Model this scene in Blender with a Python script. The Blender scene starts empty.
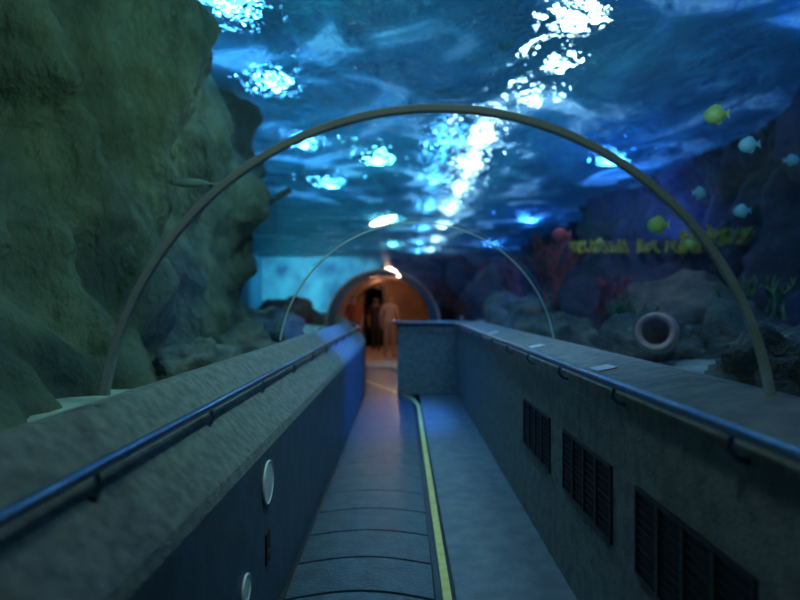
import bpy, bmesh, math, random
from mathutils import Vector, noise, Matrix
random.seed(4)
sc = bpy.context.scene
sc.view_settings.view_transform = 'Standard'
sc.view_settings.exposure = 0.25
EYE = 1.5

# ------------------------------------------------------------ helpers
def link(o, parent=None):
    sc.collection.objects.link(o)
    if parent: o.parent = parent
    return o
def empty(name):
    e = bpy.data.objects.new(name, None); e.empty_display_size = .1
    return link(e)
def mesh_obj(name, verts, faces, mat=None, parent=None, smooth=False, recalc=True):
    me = bpy.data.meshes.new(name)
    me.from_pydata([tuple(v) for v in verts], [], faces); me.update()
    if recalc:
        bm = bmesh.new(); bm.from_mesh(me); bmesh.ops.recalc_face_normals(bm, faces=bm.faces); bm.to_mesh(me); bm.free()
    if smooth:
        for p in me.polygons: p.use_smooth = True
    o = bpy.data.objects.new(name, me)
    if mat: me.materials.append(mat)
    return link(o, parent)
def box(name, x0,x1,y0,y1,z0,z1, mat, parent=None, bevel=0):
    v=[(x,y,z) for x in (x0,x1) for y in (y0,y1) for z in (z0,z1)]
    f=[(0,1,3,2),(4,6,7,5),(0,4,5,1),(2,3,7,6),(0,2,6,4),(1,5,7,3)]
    o = mesh_obj(name,v,f,mat,parent)
    if bevel:
        m=o.modifiers.new('b','BEVEL'); m.width=bevel; m.segments=2
    return o
def tube(name, pts, r, mat, parent=None):
    cu = bpy.data.curves.new(name,'CURVE'); cu.dimensions='3D'
    sp = cu.splines.new('POLY'); sp.points.add(len(pts)-1)
    for p,q in zip(sp.points, pts): p.co=(*q,1)
    cu.bevel_depth=r; cu.bevel_resolution=4; cu.use_fill_caps=True
    o = bpy.data.objects.new(name,cu); cu.materials.append(mat)
    return link(o,parent)
def fbm(p, o=4): return noise.fractal(Vector(p), 1.0, 2.0, o)

# ------------------------------------------------------------ materials
def new_mat(name):
    m=bpy.data.materials.new(name); m.use_nodes=True
    nt=m.node_tree; nt.nodes.clear()
    out=nt.nodes.new('ShaderNodeOutputMaterial')
    return m,nt,out
def noisy(name, c1, c2, scale=8, rough=.7, bump=.3, metallic=0, detail=6, spec=.4, stretch=(1,1,1), bdist=.02, c3=None):
    m,nt,out=new_mat(name); N=nt.nodes; L=nt.links
    b=N.new('ShaderNodeBsdfPrincipled'); L.new(b.outputs[0],out.inputs[0])
    tc=N.new('ShaderNodeTexCoord'); mp=N.new('ShaderNodeMapping'); mp.inputs['Scale'].default_value=stretch
    L.new(tc.outputs['Object'],mp.inputs[0])
    n=N.new('ShaderNodeTexNoise'); n.inputs['Scale'].default_value=scale; n.inputs['Detail'].default_value=detail
    L.new(mp.outputs[0],n.inputs[0])
    r=N.new('ShaderNodeValToRGB'); r.color_ramp.elements[0].position=.35; r.color_ramp.elements[1].position=.65
    r.color_ramp.elements[0].color=(*c1,1); r.color_ramp.elements[1].color=(*c2,1)
    if c3:
        e=r.color_ramp.elements.new(.8); e.color=(*c3,1)
    L.new(n.outputs[0],r.inputs[0]); L.new(r.outputs[0],b.inputs['Base Color'])
    b.inputs['Roughness'].default_value=rough; b.inputs['Metallic'].default_value=metallic
    b.inputs['Specular IOR Level'].default_value=spec
    bp=N.new('ShaderNodeBump'); bp.inputs['Strength'].default_value=bump; bp.inputs['Distance'].default_value=bdist
    n2=N.new('ShaderNodeTexNoise'); n2.inputs['Scale'].default_value=scale*5; n2.inputs['Detail'].default_value=5
    L.new(mp.outputs[0],n2.inputs[0]); L.new(n2.outputs[0],bp.inputs['Height']); L.new(bp.outputs[0],b.inputs['Normal'])
    return m
def emis(name,c,s):
    m,nt,out=new_mat(name); e=nt.nodes.new('ShaderNodeEmission')
    e.inputs[0].default_value=(*c,1); e.inputs[1].default_value=s; nt.links.new(e.outputs[0],out.inputs[0]); return m

M_conc  = noisy('wall_concrete',(.11,.12,.115),(.20,.215,.20),22,.8,.6)
M_concR = noisy('wall_concrete_right',(.16,.18,.17),(.26,.28,.26),14,.75,.4)
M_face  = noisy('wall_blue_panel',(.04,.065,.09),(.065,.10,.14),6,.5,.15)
M_walk  = noisy('walkway_rubber',(.03,.043,.056),(.06,.08,.10),9,.36,.25)
M_seam  = noisy('walkway_gap',(.006,.006,.008),(.012,.012,.016),9,.6,.1)
M_floor = noisy('floor_concrete',(.12,.15,.175),(.19,.225,.25),7,.55,.3)
M_yel   = noisy('yellow_paint',(.75,.60,.16),(.9,.74,.25),20,.5,.2)
M_steel = noisy('rail_steel',(.12,.18,.28),(.18,.25,.36),30,.3,.05,metallic=1)
M_rib   = noisy('rib_metal',(.40,.52,.50),(.48,.62,.58),20,.5,.1)
M_dark  = noisy('vent_dark',(.006,.006,.008),(.012,.012,.015),20,.6,.1)
M_slat  = noisy('vent_slat',(.03,.03,.035),(.05,.045,.045),20,.4,.1,metallic=.6)
M_rock  = noisy('rock_cliff_mat',(.012,.026,.020),(.095,.115,.07),1.3,.9,1,detail=10,bdist=.12,stretch=(1,1,.6),c3=(.26,.23,.14))
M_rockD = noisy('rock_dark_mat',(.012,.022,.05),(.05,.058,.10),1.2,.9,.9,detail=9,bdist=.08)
M_reef  = noisy('reef_rock_mat',(.02,.04,.04),(.11,.12,.10),4,.9,.9,detail=8,bdist=.04)
M_sand  = noisy('sand_mat',(.14,.20,.18),(.30,.36,.32),4,.9,.5)
M_tank  = noisy('tank_wall_haze',(.01,.10,.22),(.02,.16,.30),.5,.8,.1)  # blue water haze put into the side wall colour
M_back  = noisy('tank_back_haze',(.015,.08,.18),(.08,.30,.42),.9,.8,.1,detail=9)  # cyan of hazy, lit far water painted on the back wall
M_ceil  = noisy('hall_ceiling_paint',(.015,.12,.24),(.06,.28,.46),.8,.8,.1)
M_white = noisy('white_plate',(.6,.65,.68),(.75,.78,.8),10,.4,.05)
M_orangeW=noisy('lobby_wall_paint',(.26,.14,.09),(.42,.24,.15),1.2,.7,.1)
M_lobF  = noisy('lobby_floor_tile',(.45,.32,.24),(.55,.40,.3),3,.5,.1)
M_portal= noisy('portal_concrete',(.015,.03,.045),(.03,.05,.07),3,.9,.3)
M_doorD = noisy('door_dark',(.03,.015,.01),(.05,.02,.015),3,.5,.1)
M_clay  = noisy('clay_pot_mat',(.32,.22,.20),(.48,.34,.32),9,.8,.4)
M_ycor  = noisy('yellow_coral_mat',(.20,.24,.04),(.36,.40,.07),12,.8,.5)
M_rcor  = noisy('red_coral_mat',(.13,.035,.05),(.20,.06,.075),12,.8,.5)
M_gcor  = noisy('green_coral_mat',(.04,.12,.06),(.09,.2,.09),12,.8,.5)
M_lamp  = emis('surface_lamp_glow',(.6,.88,1.0),26)
M_lampB = emis('surface_lamp_blue_glow',(.10,.48,1.0),12)
M_warm  = emis('warm_lamp_glow',(1,.9,.7),5)

# acrylic
M_acr,nt,out=new_mat('acrylic'); N=nt.nodes; L=nt.links
tr=N.new('ShaderNodeBsdfTransparent'); tr.inputs[0].default_value=(.94,.985,.985,1)
gl=N.new('ShaderNodeBsdfGlossy'); gl.inputs['Roughness'].default_value=.08
lw=N.new('ShaderNodeLayerWeight'); lw.inputs[0].default_value=.5
pw=N.new('ShaderNodeMath'); pw.operation='POWER'; pw.inputs[1].default_value=4; L.new(lw.outputs['Facing'],pw.inputs[0])
ml=N.new('ShaderNodeMath'); ml.operation='MULTIPLY_ADD'; ml.inputs[1].default_value=.2; ml.inputs[2].default_value=.05; L.new(pw.outputs[0],ml.inputs[0])
mx=N.new('ShaderNodeMixShader'); L.new(ml.outputs[0],mx.inputs[0]); L.new(tr.outputs[0],mx.inputs[1]); L.new(gl.outputs[0],mx.inputs[2]); L.new(mx.outputs[0],out.inputs[0])

# water surface
M_wat,nt,out=new_mat('rippled_water'); N=nt.nodes; L=nt.links
tc=N.new('ShaderNodeTexCoord')
mp=N.new('ShaderNodeMapping'); mp.inputs['Scale'].default_value=(1,.75,1); L.new(tc.outputs['Object'],mp.inputs[0])
def nz(sc_,det,dist):
    n=N.new('ShaderNodeTexNoise'); n.inputs['Scale'].default_value=sc_; n.inputs['Detail'].default_value=det; n.inputs['Distortion'].default_value=dist
    L.new(mp.outputs[0],n.inputs[0]); return n
n1=nz(1.3,3,1.0); n2=nz(5.5,3,.9); n3=nz(.7,8,1.0)
b1=N.new('ShaderNodeBump'); b1.inputs['Strength'].default_value=1; b1.inputs['Distance'].default_value=.34; L.new(n1.outputs[0],b1.inputs['Height'])
b2=N.new('ShaderNodeBump'); b2.inputs['Strength'].default_value=1; b2.inputs['Distance'].default_value=.10; L.new(n2.outputs[0],b2.inputs['Height']); L.new(b1.outputs[0],b2.inputs['Normal'])
rf=N.new('ShaderNodeBsdfRefraction'); rf.inputs['IOR'].default_value=1.22; rf.inputs['Roughness'].default_value=0; rf.inputs[0].default_value=(.7,.92,1,1)
g=N.new('ShaderNodeBsdfGlossy'); g.inputs['Roughness'].default_value=.03; g.inputs[0].default_value=(.7,.95,.95,1)
tl=N.new('ShaderNodeBsdfTranslucent')
rr=N.new('ShaderNodeValToRGB'); e0,e1=rr.color_ramp.elements; e0.position=.42; e0.color=(.01,.05,.06,1); e1.position=.61; e1.color=(.42,.70,.9,1)
em=rr.color_ramp.elements.new(.53); em.color=(.03,.15,.23,1)
L.new(n3.outputs[0],rr.inputs[0]); L.new(rr.outputs[0],tl.inputs[0])
for s in (rf,g,tl): L.new(b2.outputs[0],s.inputs['Normal'])
mx=N.new('ShaderNodeMixShader'); mx.inputs[0].default_value=.38; L.new(rf.outputs[0],mx.inputs[1]); L.new(g.outputs[0],mx.inputs[2])
m2=N.new('ShaderNodeMixShader'); m2.inputs[0].default_value=.36; L.new(mx.outputs[0],m2.inputs[1]); L.new(tl.outputs[0],m2.inputs[2])
L.new(m2.outputs[0],out.inputs[0])

# ------------------------------------------------------------ path
def shift(y): return 0 if y<9.6 else -.03*(y-9.6)**2
def yr(a,b,n): return [a+(b-a)*i/n for i in range(n+1)]
YS = yr(-2,9.6,12)+yr(9.9,13.9,14)
def sweep(name, prof, ys, mat, parent=None, closed=True, fn=shift, smooth=False):
    n=len(prof); V=[];F=[]
    for y in ys:
        for x,z in prof: V.append((x+fn(y),y,z))
    for i in range(len(ys)-1):
        for j in range(n if closed else n-1):
            a=i*n+j; b=i*n+(j+1)%n
            F.append((a,b,b+n,a+n))
    if closed:
        F.append(tuple(range(n))); F.append(tuple((len(ys)-1)*n+j for j in range(n)))
    return mesh_obj(name,V,F,mat,parent,smooth)

# ------------------------------------------------------------ walls, floor
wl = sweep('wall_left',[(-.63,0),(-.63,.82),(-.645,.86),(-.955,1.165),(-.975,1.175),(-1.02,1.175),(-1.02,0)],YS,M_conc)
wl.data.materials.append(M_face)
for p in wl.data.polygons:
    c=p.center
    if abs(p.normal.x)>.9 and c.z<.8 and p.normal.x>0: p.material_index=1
YSR = yr(-2,9.8,12)
wr = sweep('wall_right',[(.88,0),(.88,1.13),(.895,1.15),(1.17,1.205),(1.25,1.205),(1.25,0)],YSR,M_concR)
box('wall_bend', -.09, 1.25, 9.8, 11.0, 0, 1.14, M_concR, bevel=.015)
box('trim_bend_ledge', -.11, 1.25, 9.77, 11.02, 1.14, 1.175, M_face, bevel=.01)
sweep('floor',[(.27,-.06),(.27,0),(1.3,0),(1.3,-.06)],YS,M_floor)
ww = empty('moving_walkway')
sweep('walkway_bed',[(-.625,-.06),(-.625,-.012),(.19,-.012),(.19,-.06)],YS,M_seam,ww)
V=[];F=[]
y=-2.0; P=.42
while y<13.4:
    k=10; base=len(V)
    for i in range(k+1):
        t=i/k; x=-.6+.76*t
        bow=.10*math.sin(math.pi*t)
        V.append((x+shift(y+bow),y+bow,0)); V.append((x+shift(y+P+bow),y+P-.045+bow,.010))
        V.append((x+shift(y+P+bow),y+P-.045+bow,-.012)); V.append((x+shift(y+bow),y+bow,-.012))
    for i in range(k):
        a=base+i*4; b=a+4
        F+= [(a,b,b+1,a+1),(a+1,b+1,b+2,a+2),(a,a+3,b+3,b)]
    y+=P
mesh_obj('walkway_plates',V,F,M_walk,ww)
sweep('walkway_edge_left',[(-.625,-.012),(-.625,.012),(-.6,.012),(-.6,-.012)],YS,M_slat,ww)
sweep('walkway_edge_right',[(.165,-.012),(.165,.008),(.2,.008),(.2,-.012)],YS,M_slat,ww)
sweep('yellow_floor_line',[(.203,-.05),(.203,.010),(.247,.010),(.247,-.05)],yr(-2,8.4,8)+yr(8.6,10.0,8)+yr(10.2,13.9,14),M_yel,fn=lambda y:(0 if y<8.6 else -.16*(y-8.6)**2 if y<10 else -.3136-.448*(y-10)+.03*(y-10)**2))
sweep('trim_floor_joint',[(.247,-.05),(.247,.0),(.272,.0),(.272,-.05)],YS,M_seam)

def vent(y0,y1):
    e=empty('wall_vent_grille')
    z0,z1=.50,.80; x=.88
    box('opening',x-.004,x+.0,y0,y1,z0,z1,M_dark,e)
    for a,b,c,d in ((y0-.015,y1+.015,z0-.015,z0),(y0-.015,y1+.015,z1,z1+.015),(y0-.015,y0,z0,z1),(y1,y1+.015,z0,z1)):
        box('frame',x-.012,x,a,b,c,d,M_slat,e)
    for i in range(1,4):
        yy=y0+(y1-y0)*i/4
        box('mullion',x-.014,x-.002,yy-.012,yy+.012,z0,z1,M_slat,e)
    for i in range(1,9):
        zz=z0+(z1-z0)*i/9
        box('slat',x-.009,x-.003,y0,y1,zz-.004,zz+.004,M_dark,e)
for a,b in ((1.5,2.24),(2.53,3.26),(3.59,4.33)): vent(a,b)

def rail(X,Z,ys,brk,side):
    e=empty('handrail')
    tube('rail_pipe',[(X+(shift(y) if side<0 else 0),y,Z) for y in ys],.017,M_steel,e)
    for y in brk:
        if side<0: pts=[(X,y,Z-.01),(X+.012,y,Z-.05),(X-.0,y,Z-.075),(X-.03,y,Z-.07),(X-.06,y,Z-.045)]
        else: pts=[(X,y,Z-.01),(X-.01,y,Z-.05),(X+.01,y,Z-.075),(X+.045,y,Z-.085)]
        tube('bracket',pts,.009,M_steel,e)
rail(-.784,1.08,YS,[-.3,.62,1.53,2.44,3.35,4.3,5.2,6.1,7.0,7.9,8.8],-1)
rail(.84,1.178,YSR[:-1]+[9.6],[-.1,.72,1.53,2.38,3.2,4.0,4.8,5.6,6.4,7.2,8.0,8.8],1)
e=empty('handrail'); tube('rail_pipe',[(.84,9.6,1.178),(.80,9.68,1.178),(.70,9.7,1.178),(-.1,9.7,1.178),(-.16,9.76,1.178),(-.16,10.9,1.178)],.017,M_steel,e)
for x in (.6,.25,-.05): tube('bracket',[(x,9.7,1.17),(x,9.7,1.12),(x,9.8,1.10)],.008,M_steel,e)

for y in (3.0,4.5,6.6):
    o=box('label_plate',-.05,.05,-.07,.07,-.003,.003,M_white,bevel=.002)
    o.location=(1.0,y,1.176); o.rotation_euler=(0,-.197,0)
def disc(y,z,r):
    e=empty('round_wall_plate')
    bpy.ops.mesh.primitive_cylinder_add(radius=r,depth=.008,vertices=40,location=(-.626,y,z),rotation=(0,math.pi/2,0)); o=bpy.context.object; o.name='plate'; o.data.materials.append(M_white); o.parent=e
    bpy.ops.mesh.primitive_torus_add(major_radius=r,minor_radius=.006,location=(-.624,y,z),rotation=(0,math.pi/2,0)); o=bpy.context.object; o.name='rim'; o.data.materials.append(M_white); o.parent=e
disc(2.78,.67,.095); disc(2.39,.36,.055)
e=empty('wall_signal_slot'); box('housing',-.63,-.622,2.74,2.81,.30,.44,M_dark,e); box('lens',-.624,-.62,2.755,2.795,.34,.36,M_rcor,e)

# ------------------------------------------------------------ tunnel
CX,CZ,R=.11,1.046,1.09
a0=math.radians(6.8)
def arc(r,n=48,a=a0): return [(CX+r*math.cos(a+(math.pi-2*a)*i/n), CZ+r*math.sin(a+(math.pi-2*a)*i/n)) for i in range(n+1)]
sweep('acrylic_tunnel',arc(R+.012,a=math.radians(9)),YS,M_acr,closed=False,smooth=True)
for yc,th in ((-.85,.026),(1.92,.026),(4.7,.012)):
    po=arc(R+.0,a=math.radians(8.6)); pi_=arc(R-th,a=math.radians(8.6))
    V=[];n=len(po);F=[]
    for y in (yc-.012,yc+.012):
        V+=[(x+shift(yc),y,z) for x,z in po]; V+=[(x+shift(yc),y,z) for x,z in pi_]
    for i in range(n-1):
        F+=[(i,i+1,n+i+1,n+i),(2*n+i,3*n+i,3*n+i+1,2*n+i+1),(i,2*n+i,2*n+i+1,i+1),(n+i,n+i+1,3*n+i+1,3*n+i)]
    o=mesh_obj('tunnel_rib',V,F,M_rib)
    m=o.modifiers.new('b','BEVEL'); m.width=.004; m.segments=2; m.limit_method='ANGLE'

# ------------------------------------------------------------ tank shell
WZ=4.1
def plane(name,x0,x1,y0,y1,z,mat,flip=False):
    f=(0,3,2,1) if flip else (0,1,2,3)
    return mesh_obj(name,[(x0,y0,z),(x1,y0,z),(x1,y1,z),(x0,y1,z)],[f],mat,recalc=False)
plane('water_surface',-8,8,-3,34,WZ,M_wat,True)
plane('ceiling',-8,8,-3,34,5.9,M_ceil,True)
mesh_obj('wall_tank_left',[(-8,-3,0),(-8,34,0),(-8,34,5.9),(-8,-3,5.9)],[(0,1,2,3)],M_tank)
mesh_obj('wall_tank_right',[(8,-3,0),(8,34,0),(8,34,5.9),(8,-3,5.9)],[(0,1,2,3)],M_tank)
mesh_obj('wall_tank_back',[(-8,34,0),(8,34,0),(8,34,5.9),(-8,34,5.9)],[(0,1,2,3)],M_back)
mesh_obj('wall_rear',[(-8,-3,0),(8,-3,0),(8,-3,5.9),(-8,-3,5.9)],[(0,1,2,3)],M_portal)
def bed(name,x0,x1,y0,y1,seed):
    nx,ny=40,90;V=[];F=[]
    for j in range(ny+1):
        for i in range(nx+1):
            x=x0+(x1-x0)*i/nx;y=y0+(y1-y0)*j/ny
            V.append((x,y,.98+.10*fbm((x*.7+seed,y*.7,0))))
    for j in range(ny):
        for i in range(nx):
            a=j*(nx+1)+i;F.append((a,a+1,a+nx+2,a+nx+1))
    return mesh_obj(name,V,F,M_sand,smooth=True)
bed('tank_bed',-7.9,-3.2,-2.9,33.9,0); bed('tank_bed',2.0,7.9,-2.9,33.9,5)
bed('tank_bed',-3.2,-1.65,9.8,13.8,0); bed('tank_bed',-3.2,-1.03,-2.9,9.8,0); bed('tank_bed',1.26,2.0,-2.9,13.8,5)

def cliff(name, path, mat, sgn, amp, seed, z0=.7,z1=4.25,toe=0):
    segs=[];tot=0
    for a,b in zip(path,path[1:]):
        l=math.dist(a,b);segs.append((a,b,l));tot+=l
    nu=int(tot/.06); nv=70; V=[];F=[]
    for i in range(nu+1):
        d=tot*i/nu; 
        for a,b,l in segs:
            if d<=l or (a,b,l)==segs[-1]: break
            d-=l
        t=min(d/l,1); x=a[0]+(b[0]-a[0])*t; y=a[1]+(b[1]-a[1])*t
        nx,ny=(b[1]-a[1])/l*sgn,-(b[0]-a[0])/l*sgn
        for j in range(nv+1):
            z=z0+(z1-z0)*j/nv
            q=(x*.55+seed,y*.75,z*.38)
            h=fbm(q,3)*amp + abs(noise.noise(Vector((x*1.3+seed,y*1.7,z*.7))))*amp*1.1 + fbm((x*2.5,y*2.5+seed,z*2.2),4)*.15
            h+=toe*max(0,1-(z-z0)/.9)**1.2
            V.append((x+nx*h,y+ny*h,z))
    for i in range(nu):
        for j in range(nv):
            a=i*(nv+1)+j; F.append((a,a+1,a+nv+2,a+nv+1))
    return mesh_obj(name,V,F,mat,smooth=True)
def smoothp(p,it=3):
    for _ in range(it):
        q=[p[0]]
        for a,b in zip(p,p[1:]):
            q.append((a[0]*.75+b[0]*.25,a[1]*.75+b[1]*.25)); q.append((a[0]*.25+b[0]*.75,a[1]*.25+b[1]*.75))
        q.append(p[-1]); p=q
    return p
cliff('rock_cliff',smoothp([(-2.35,-2.5),(-2.35,3),(-2.25,6),(-2.15,8.6),(-2.75,9.2),(-6,9.6)]),M_rock,1,.5,3.1,toe=.6)
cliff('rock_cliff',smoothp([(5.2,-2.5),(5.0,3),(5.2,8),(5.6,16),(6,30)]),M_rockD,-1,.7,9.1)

def rock(x,y,z,sx,sy,sz,mat=M_reef,name='reef_rock',parent=None,rough=.45,sub=4):
    bm=bmesh.new(); bmesh.ops.create_icosphere(bm,subdivisions=sub,radius=1)
    s=random.random()*50
    for v in bm.verts:
        p=v.co; h=1+rough*fbm((p.x*1.2+s,p.y*1.2,p.z*1.2),5)+.25*abs(noise.noise(Vector((p.x*3+s,p.y*3,p.z*3))))
        v.co=Vector((p.x*sx*h,p.y*sy*h,p.z*sz*h))
    me=bpy.data.meshes.new(name);bm.to_mesh(me);bm.free()
    for f in me.polygons:f.use_smooth=True
    me.materials.append(mat)
    o=bpy.data.objects.new(name,me);o.location=(x,y,z);return link(o,parent)
rock(1.9,3.1,1.05,.28,.3,.28); rock(2.6,3.9,1.0,.35,.35,.3); rock(2.2,5.6,1.05,.3,.35,.3)
rock(2.9,5.3,1.05,.4,.4,.4); rock(1.9,7.0,1.05,.35,.5,.3); rock(3.4,7.5,1.1,.7,.7,.6); rock(2.5,10,1.1,.6,.8,.5)
rock(4.2,12,1.2,1,1,.9); rock(2.4,12.4,1.1,.6,.7,.6)
rock(-1.75,6.5,1.0,.3,.6,.28); rock(-1.7,8.3,1.05,.3,.5,.32); rock(-2.5,10.8,1.05,.5,.6,.35); rock(-3.5,12.5,1.0,.7,.7,.4); rock(-1.6,4.6,1.0,.25,.5,.18)
rock(3.6,9.0,1.5,1.1,.6,.9,M_rockD)
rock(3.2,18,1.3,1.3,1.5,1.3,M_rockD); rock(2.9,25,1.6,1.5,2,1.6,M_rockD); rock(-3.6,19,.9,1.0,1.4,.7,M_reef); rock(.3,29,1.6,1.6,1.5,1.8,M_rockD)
def coral(name,x,y,z,h,n,mat,spread=.5,r=.02,lean=.4):
    cu=bpy.data.curves.new(name,'CURVE');cu.dimensions='3D';cu.bevel_depth=r;cu.bevel_resolution=2;cu.use_fill_caps=True
    def branch(p,d,l,rad,lev):
        pts=[p];q=Vector(p)
        for i in range(4):
            d=(d+Vector((random.uniform(-.3,.3),random.uniform(-.3,.3),random.uniform(-.05,.25)))).normalized(); q=q+d*l/4; pts.append(q.copy())
        sp=cu.splines.new('POLY');sp.points.add(4)
        for i,(a,b) in enumerate(zip(sp.points,pts)): a.co=(*b,1);a.radius=rad*(1-.12*i)
        if lev:
            for k in range(3): branch(pts[random.randint(2,4)],(d+Vector((random.uniform(-1,1),random.uniform(-1,1),.2))).normalized(),l*.6,rad*.65,lev-1)
    for i in range(n): branch(Vector((random.uniform(-spread,spread),random.uniform(-.15,.15),0)),Vector((random.uniform(-lean,lean),random.uniform(-.3,.3),1)),h,1,2)
    o=bpy.data.objects.new(name,cu);cu.materials.append(mat);o.location=(x,y,z);return link(o)
coral('yellow_branching_coral',3.3,8.6,2.22,.11,44,M_ycor,.95,.022,1.4)
coral('yellow_branching_coral',4.3,8.2,2.3,.14,30,M_ycor,.8,.022,1.4)
coral('red_branching_coral',2.35,9.2,1.5,.6,7,M_rcor,.15,.04)
coral('green_branching_coral',2.2,6.2,1.2,.2,8,M_gcor,.3,.022)
coral('red_branching_coral',2.3,12.4,1.6,.5,6,M_rcor,.2,.04)
coral('red_branching_coral',2.7,7.6,1.35,.3,7,M_rcor,.25,.03)
coral('green_branching_coral',3.2,5.4,1.35,.22,8,M_gcor,.25,.022)

def lathe(name,prof,mat,n=32):
    V=[];F=[]
    for i in range(n):
        a=2*math.pi*i/n
        for r,z in prof: V.append((r*math.cos(a),r*math.sin(a),z))
    m=len(prof)
    for i in range(n):
        for j in range(m-1):
            F.append((i*m+j,((i+1)%n)*m+j,((i+1)%n)*m+j+1,i*m+j+1))
    return mesh_obj(name,V,F,mat,smooth=True)
pot=lathe('clay_pot',[(.001,-.36),(.09,-.36),(.15,-.25),(.17,-.12),(.14,-.03),(.115,.0),(.145,.03),(.15,.045),(.13,.05),(.105,.02),(.10,0),(.12,-.05),(.145,-.13),(.13,-.24),(.001,-.33)],M_clay)
pot.location=(2.0,4.75,1.27); pot.rotation_euler=(math.radians(84),0,math.radians(-28))

def at(px,py,Y): return ((px-403)/600*Y, Y, EYE-(py-303)/600*Y)
tube('driftwood_root',[at(232,300,7.6),at(243,258,7.5),at(250,225,7.5),at(265,204,7.6),at(290,190,7.8)],.04,M_rock)

M_fy=noisy('fish_yellow',(.20,.32,.05),(.34,.48,.1),9,.5,.1)
M_fb=noisy('fish_pale_blue',(.10,.38,.42),(.22,.50,.52),9,.4,.1)
M_fg=noisy('fish_gray',(.08,.12,.11),(.14,.19,.17),5,.5,.1)
M_fr=noisy('fish_red',(.22,.04,.06),(.30,.07,.09),9,.5,.1)
def fish(name,x,y,z,L,H,W,mat,rz=0,ry=0):
    e=empty(name); prof=[(-.5,.04),(-.47,.16),(-.38,.32),(-.22,.45),(0,.5),(.2,.45),(.36,.28),(.45,.12),(.5,.09)]
    V=[];F=[];n=14
    for t,h in prof:
        for k in range(n):
            a=2*math.pi*k/n
            V.append((t*L,W*.5*math.cos(a)*(h/.5)**.8,H*h*math.sin(a)))
    for i in range(len(prof)-1):
        for k in range(n): F.append((i*n+k,i*n+(k+1)%n,(i+1)*n+(k+1)%n,(i+1)*n+k))
    F.append(tuple(range(n)));F.append(tuple((len(prof)-1)*n+k for k in range(n)))
    mesh_obj('body',V,F,mat,e,True)
    def fin(nm,p):
        vv=[(a,-.004,b) for a,b in p]+[(a,.004,b) for a,b in p]; k=len(p)
        ff=[tuple(range(k)),tuple(range(k,2*k))]+[(i,(i+1)%k,k+(i+1)%k,k+i) for i in range(k)]
        mesh_obj(nm,vv,ff,mat,e)
    fin('tail_fin',[(.46*L,.05*H),(.64*L,.28*H),(.60*L,0),(.64*L,-.28*H),(.46*L,-.05*H)])
    fin('dorsal_fin',[(-.2*L,.4*H),(0,.58*H),(.25*L,.5*H),(.36*L,.2*H)])
    fin('anal_fin',[(0,-.45*H),(.12*L,-.56*H),(.3*L,-.45*H),(.34*L,-.2*H)])
    fin('pectoral_fin',[(-.15*L,-.05*H),(.02*L,-.25*H),(.05*L,-.05*H)])
    for s in (-1,1):
        bpy.ops.mesh.primitive_uv_sphere_add(segments=10,ring_count=6,radius=.035*L,location=(-.38*L,s*W*.27,.06*H)); o=bpy.context.object;o.name='eye';o.data.materials.append(M_dark);o.parent=e
    e.location=(x,y,z);e.rotation_euler=(0,ry,rz)
for px,py,Y,L,mt in [(715,115,5,.17,M_fy),(657,225,5.5,.17,M_fy),(748,145,5,.14,M_fb),(700,193,6,.13,M_fb),(741,211,5.6,.13,M_fb),
   (505,43,6.0,.14,M_fb),(600,243,7.2,.12,M_fy),(560,235,7.5,.2,M_fr),(690,245,6.8,.12,M_fy),(792,160,6,.12,M_fb)]:
    fish('reef_fish',*at(px,py,Y),L,L*.92,L*.35,mt,rz=random.uniform(-.5,.5)+(math.pi if random.random()<.4 else 0))
fish('slender_fish',*at(190,183,4.7),.34,.07,.06,M_fg,rz=.2)

# ------------------------------------------------------------ lamps above water, added fill lights
def point(n,loc,c,w,r=.15):
    l=bpy.data.lights.new(n,'POINT');l.color=c;l.energy=w;l.shadow_soft_size=r
    o=bpy.data.objects.new(n,l);o.location=loc;link(o);return o
def spot(n,loc,tgt,c,w,ang=100,r=.15):
    l=bpy.data.lights.new(n,'SPOT');l.color=c;l.energy=w;l.shadow_soft_size=r;l.spot_size=math.radians(ang);l.spot_blend=.8
    o=bpy.data.objects.new(n,l);o.location=loc;link(o)
    o.rotation_euler=(Vector(tgt)-Vector(loc)).to_track_quat('-Z','Y').to_euler();return o
def lamp(x,y,sx,sy,mat=M_lamp,z=5.1,c=(.45,.8,1),w=60):
    e=empty('tank_lamp')
    box('housing',x-sx-.04,x+sx+.04,y-sy-.04,y+sy+.04,z+.0,z+.12,M_slat,e)
    box('diffuser',x-sx,x+sx,y-sy,y+sy,z-.03,z,mat,e)
    tube('hanger',[(x,y,z+.12),(x,y,5.9)],.01,M_slat,e)
    if w: point('tank_lamp_bulb',(x,y,z-.12),c,w,.06)
lamp(1.9,6.4,.11,.3,w=35); lamp(1.95,7.6,.11,.14,w=30)
lamp(1.9,8.8,.05,.12,w=14)
for y in (10.6,12.6,15,18,21.5,26,31): lamp(1.42,y,.055,1.0,w=16)
for y in (11,14,17.5,22,27,31.5): lamp(.74,y,.06,1.3,M_lampB,c=(.1,.45,1),w=20)
for y,k in ((6.3,.2),(8.2,.2),(11,.06),(14.5,.05)): lamp(-1.8,y,k,.35,M_lampB,c=(.08,.45,1),w=65)
e=empty('pendant_lamp'); 
x,yy,zz=at(383,221,10.2)
bpy.ops.mesh.primitive_uv_sphere_add(segments=24,ring_count=12,radius=1,location=(x,yy,zz)); o=bpy.context.object;o.name='bulb';o.scale=(.24,.09,.06);o.rotation_euler=(0,-.3,0);o.data.materials.append(M_warm);o.parent=e
tube('cord',[(x,yy,zz+.05),(x,yy,WZ)],.004,M_slat,e)

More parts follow.
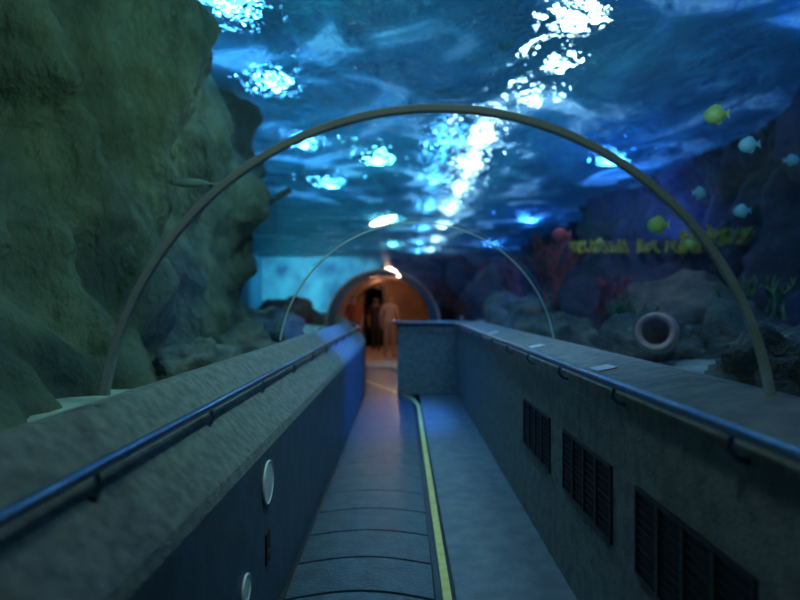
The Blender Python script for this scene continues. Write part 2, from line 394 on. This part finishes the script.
for y in (5,12,20,28): 
    point('hall_fill_light',(-.5,y,4.9),(.15,.65,.7),75); point('hall_fill_light',(4.2,y,4.9),(.05,.28,1),105)  # added point lights that turn the ceiling over the water blue
spot('fill_spot',(.3,2.5,4.0),(-2.4,4,2),(.45,1,.88),170,130)  # spots from here on are added fill just below the water surface
spot('fill_spot',(-.5,6.0,4.02),(-2.3,6.2,1.5),(.45,1,.95),90,120)
spot('fill_spot',(-4.0,28,3.9),(-5,34,2.2),(.3,.9,1),2600,90)  # added to brighten the back wall on the left
spot('fill_spot',(-3.0,11,4.0),(-2.6,13,1),(.35,.9,1),200,120)
spot('fill_spot',(1.6,3.6,4.0),(3.0,5,1),(.32,.65,1),90,130)
spot('fill_spot',(1.2,7.2,4.02),(-.63,7.9,.4),(.03,.2,1),1000,50)
spot('fill_spot',(0.1,8.0,4.02),(0.3,8.2,0),(.12,.38,1),100,100)
spot('fill_spot',(0.3,4.5,4.02),(0.2,4.6,0),(.36,.60,.95),92,90)
spot('fill_spot',(3.2,10,4.0),(4,14,1),(.1,.22,1),300,150)
spot('fill_spot',(2.2,6.8,4.0),(2.9,8.4,1.6),(.6,.6,.8),70,80)
spot('fill_spot',(-.3,.6,4.0),(0,.8,0),(.55,.78,.76),52,110)  # added front light for the near tunnel

# ------------------------------------------------------------ lobby: vaulted end of the tunnel
ly0,ly1=14.0,21.0
sh=shift(14); LX=CX+sh; LR=1.3; LZ=.95
inner=[(CX+R+sh,0)]+[(x+sh,z) for x,z in arc(R,32,0)]+[(CX-R+sh,0)]
outer=[(LX+LR,0)]+[(LX+LR*math.cos(math.pi*i/32),LZ+LR*math.sin(math.pi*i/32)) for i in range(33)]+[(LX-LR,0)]
n=len(inner)
V=[(x,ly0,z) for x,z in inner]+[(x,ly0,z) for x,z in outer]
F=[(i,i+1,n+i+1,n+i) for i in range(n-1)]
o=mesh_obj('wall_portal',V,F,M_portal); m=o.modifiers.new('s','SOLIDIFY');m.thickness=.1;m.offset=0
V=[(x,y,z) for y in (ly0+.06,ly1) for x,z in outer]
F=[(i,i+1,n+i+1,n+i) for i in range(n-1)]
o=mesh_obj('ceiling_lobby',V,F,M_orangeW,smooth=True)
m=o.modifiers.new('s','SOLIDIFY');m.thickness=.06;m.offset=1
o=mesh_obj('wall_lobby_back',[(x,ly1,z) for x,z in outer],[tuple(range(n))],M_orangeW)
m=o.modifiers.new('s','SOLIDIFY');m.thickness=.1
box('floor_lobby',LX-LR,LX+LR,ly0,ly1,-.08,0.0,M_lobF)
plane('floor_base',-8,8,-3,34,-.1,M_dark)
e=empty('door_1'); box('leaf',-1.30,-.70,20.9,20.97,0,2.0,M_doorD,e)
for a,b,c,d in((-1.37,-1.30,0,2.07),(-.70,-.63,0,2.07),(-1.30,-.70,2.0,2.07)): box('frame',a,b,20.87,20.97,c,d,M_slat,e)
point('lobby_light',(-.2,17.3,1.95),(1,.62,.42),15,.04); point('lobby_light',(-.8,19.6,2.0),(1,.55,.32),9,.04)
point('lobby_light',(-.2,15.2,1.85),(1,.72,.55),7,.04)

# ------------------------------------------------------------ people
M_skin=noisy('skin',(.55,.33,.24),(.62,.38,.28),8,.6,.05); M_hair=noisy('hair',(.02,.015,.01),(.04,.03,.02),30,.6,.4)
def person(name,loc,H,shirt,pants,rz=0,step=.12,armf=.1):
    e=empty(name); s=H/1.72
    me=bpy.data.meshes.new('body'); 
    J={};E=[];RAD=[];P=[]
    def a(n,p,r,par=None,rr=None):
        J[n]=len(P);P.append(Vector(p)*s);RAD.append((r*s,(rr or r)*s))
        if par is not None:E.append((J[par],J[n]))
    a('pel',(0,0,.95),.15,None,.11)
    a('waist',(0,0,1.08),.135,'pel',.10);a('chest',(0,0,1.27),.16,'waist',.11);a('top',(0,0,1.41),.12,'chest',.085)
    a('neck',(0,.005,1.49),.05,'top');a('hd0',(0,-.01,1.56),.065,'neck',.075);a('hd1',(0,-.01,1.64),.078,'hd0',.092);a('hd2',(0,0,1.70),.05,'hd1',.06)
    for sd,sx in(('L',-1),('R',1)):
        st=step*sx
        a('hip'+sd,(sx*.09,0,.88),.095,'pel');a('kn'+sd,(sx*.10,-st*.5-.02,.49),.06,'hip'+sd);a('cf'+sd,(sx*.10,-st*.6+.01,.34),.056,'kn'+sd)
        a('an'+sd,(sx*.10,-st+.02,.085),.038,'cf'+sd);a('heel'+sd,(sx*.10,-st+.01,.045),.042,'an'+sd,.04);a('toe'+sd,(sx*.115,-st-.15,.032),.04,'heel'+sd,.028)
        a('sh'+sd,(sx*.19,0,1.39),.06,'top');a('el'+sd,(sx*.25,.03,1.12),.042,'sh'+sd);a('wr'+sd,(sx*.25,-armf,.88),.027,'el'+sd)
        a('pm'+sd,(sx*.245,-armf-.02,.82),.032,'wr'+sd,.022)
    me.from_pydata(P,E,[]);o=bpy.data.objects.new('body',me);link(o,e)
    m=o.modifiers.new('skin','SKIN')
    for i,v in enumerate(me.skin_vertices[0].data): v.radius=RAD[i];v.use_root=(i==0)
    m.use_smooth_shade=True; o.modifiers.new('sub','SUBSURF').levels=2; o.modifiers['sub'].render_levels=2
    bpy.context.view_layer.update(); dg=bpy.context.evaluated_depsgraph_get()
    nm=bpy.data.meshes.new_from_object(o.evaluated_get(dg)); o.modifiers.clear(); o.data=nm
    nm.materials.clear()
    for mt in (M_skin,shirt,pants,M_dark,M_hair): nm.materials.append(mt)
    for p in nm.polygons:
        c=p.center/s; p.use_smooth=True
        ax=abs(c.x)
        if c.z<.085: k=3
        elif c.z<.98 and ax<.2: k=2
        elif c.z>1.5: k=4 if (c.z>1.665 or (c.y>.02 and c.z>1.53)) else 0
        elif c.z>1.47: k=0
        elif ax>.195 and c.z<1.16: k=0
        else: k=1
        p.material_index=k
    for sx in(-1,1):
        for f in range(4):
            y0=-armf-.045+f*.017; L=(.06,.07,.075,.06)[f]
            tube('finger',[Vector((sx*.245,y0,.805))*s,Vector((sx*.243,y0-.004,.805-L*.5))*s,Vector((sx*.232,y0-.004,.805-L))*s],.008*s,M_skin,e)
        tube('thumb',[Vector((sx*.24,-armf-.04,.84))*s,Vector((sx*.228,-armf-.068,.81))*s,Vector((sx*.226,-armf-.07,.785))*s],.009*s,M_skin,e)
    rock(0,-.1*s,1.605*s,.012*s,.018*s,.022*s,M_skin,'nose',e,.05,2)
    for sx in(-1,1):
        rock(sx*.03*s,-.088*s,1.632*s,.011*s,.008*s,.007*s,M_dark,'eye',e,0,2); rock(sx*.082*s,.0,1.62*s,.012*s,.02*s,.03*s,M_skin,'ear',e,.05,2)
    rock(0,-.09*s,1.57*s,.024*s,.008*s,.006*s,M_rcor,'mouth',e,0,2)
    e.location=loc;e.rotation_euler=(0,0,rz);return e
M_or=noisy('shirt_peach',(.85,.58,.54),(.95,.70,.64),9,.8,.2);M_rd=noisy('shirt_red',(.5,.12,.06),(.6,.18,.08),9,.8,.2)
M_pk=noisy('trousers_tan',(.6,.38,.3),(.7,.45,.35),9,.8,.2);M_nv=noisy('trousers_navy',(.03,.03,.05),(.05,.05,.08),9,.8,.2)
person('standing_person',(-.38,16.9,0),1.72,M_or,M_pk,.2)
person('standing_person',(-1.35,16.4,0),1.72,M_rd,M_nv,-.3)
person('standing_person',(-.86,19.2,0),1.66,M_nv,M_nv,math.pi,.2)

# ------------------------------------------------------------ world, camera
w=bpy.data.worlds.new('w');sc.world=w;w.use_nodes=True
w.node_tree.nodes['Background'].inputs[0].default_value=(.03,.12,.2,1);w.node_tree.nodes['Background'].inputs[1].default_value=.5
cam=bpy.data.cameras.new('cam');cam.lens=27;cam.sensor_width=36;cam.clip_start=.05
cam.shift_x=-3/800;cam.shift_y=3/800
cam.dof.use_dof=True;cam.dof.focus_distance=2.8;cam.dof.aperture_fstop=1.1
co=bpy.data.objects.new('camera',cam);co.location=(0,0,EYE);co.rotation_euler=(math.pi/2,0,0);link(co);sc.camera=co
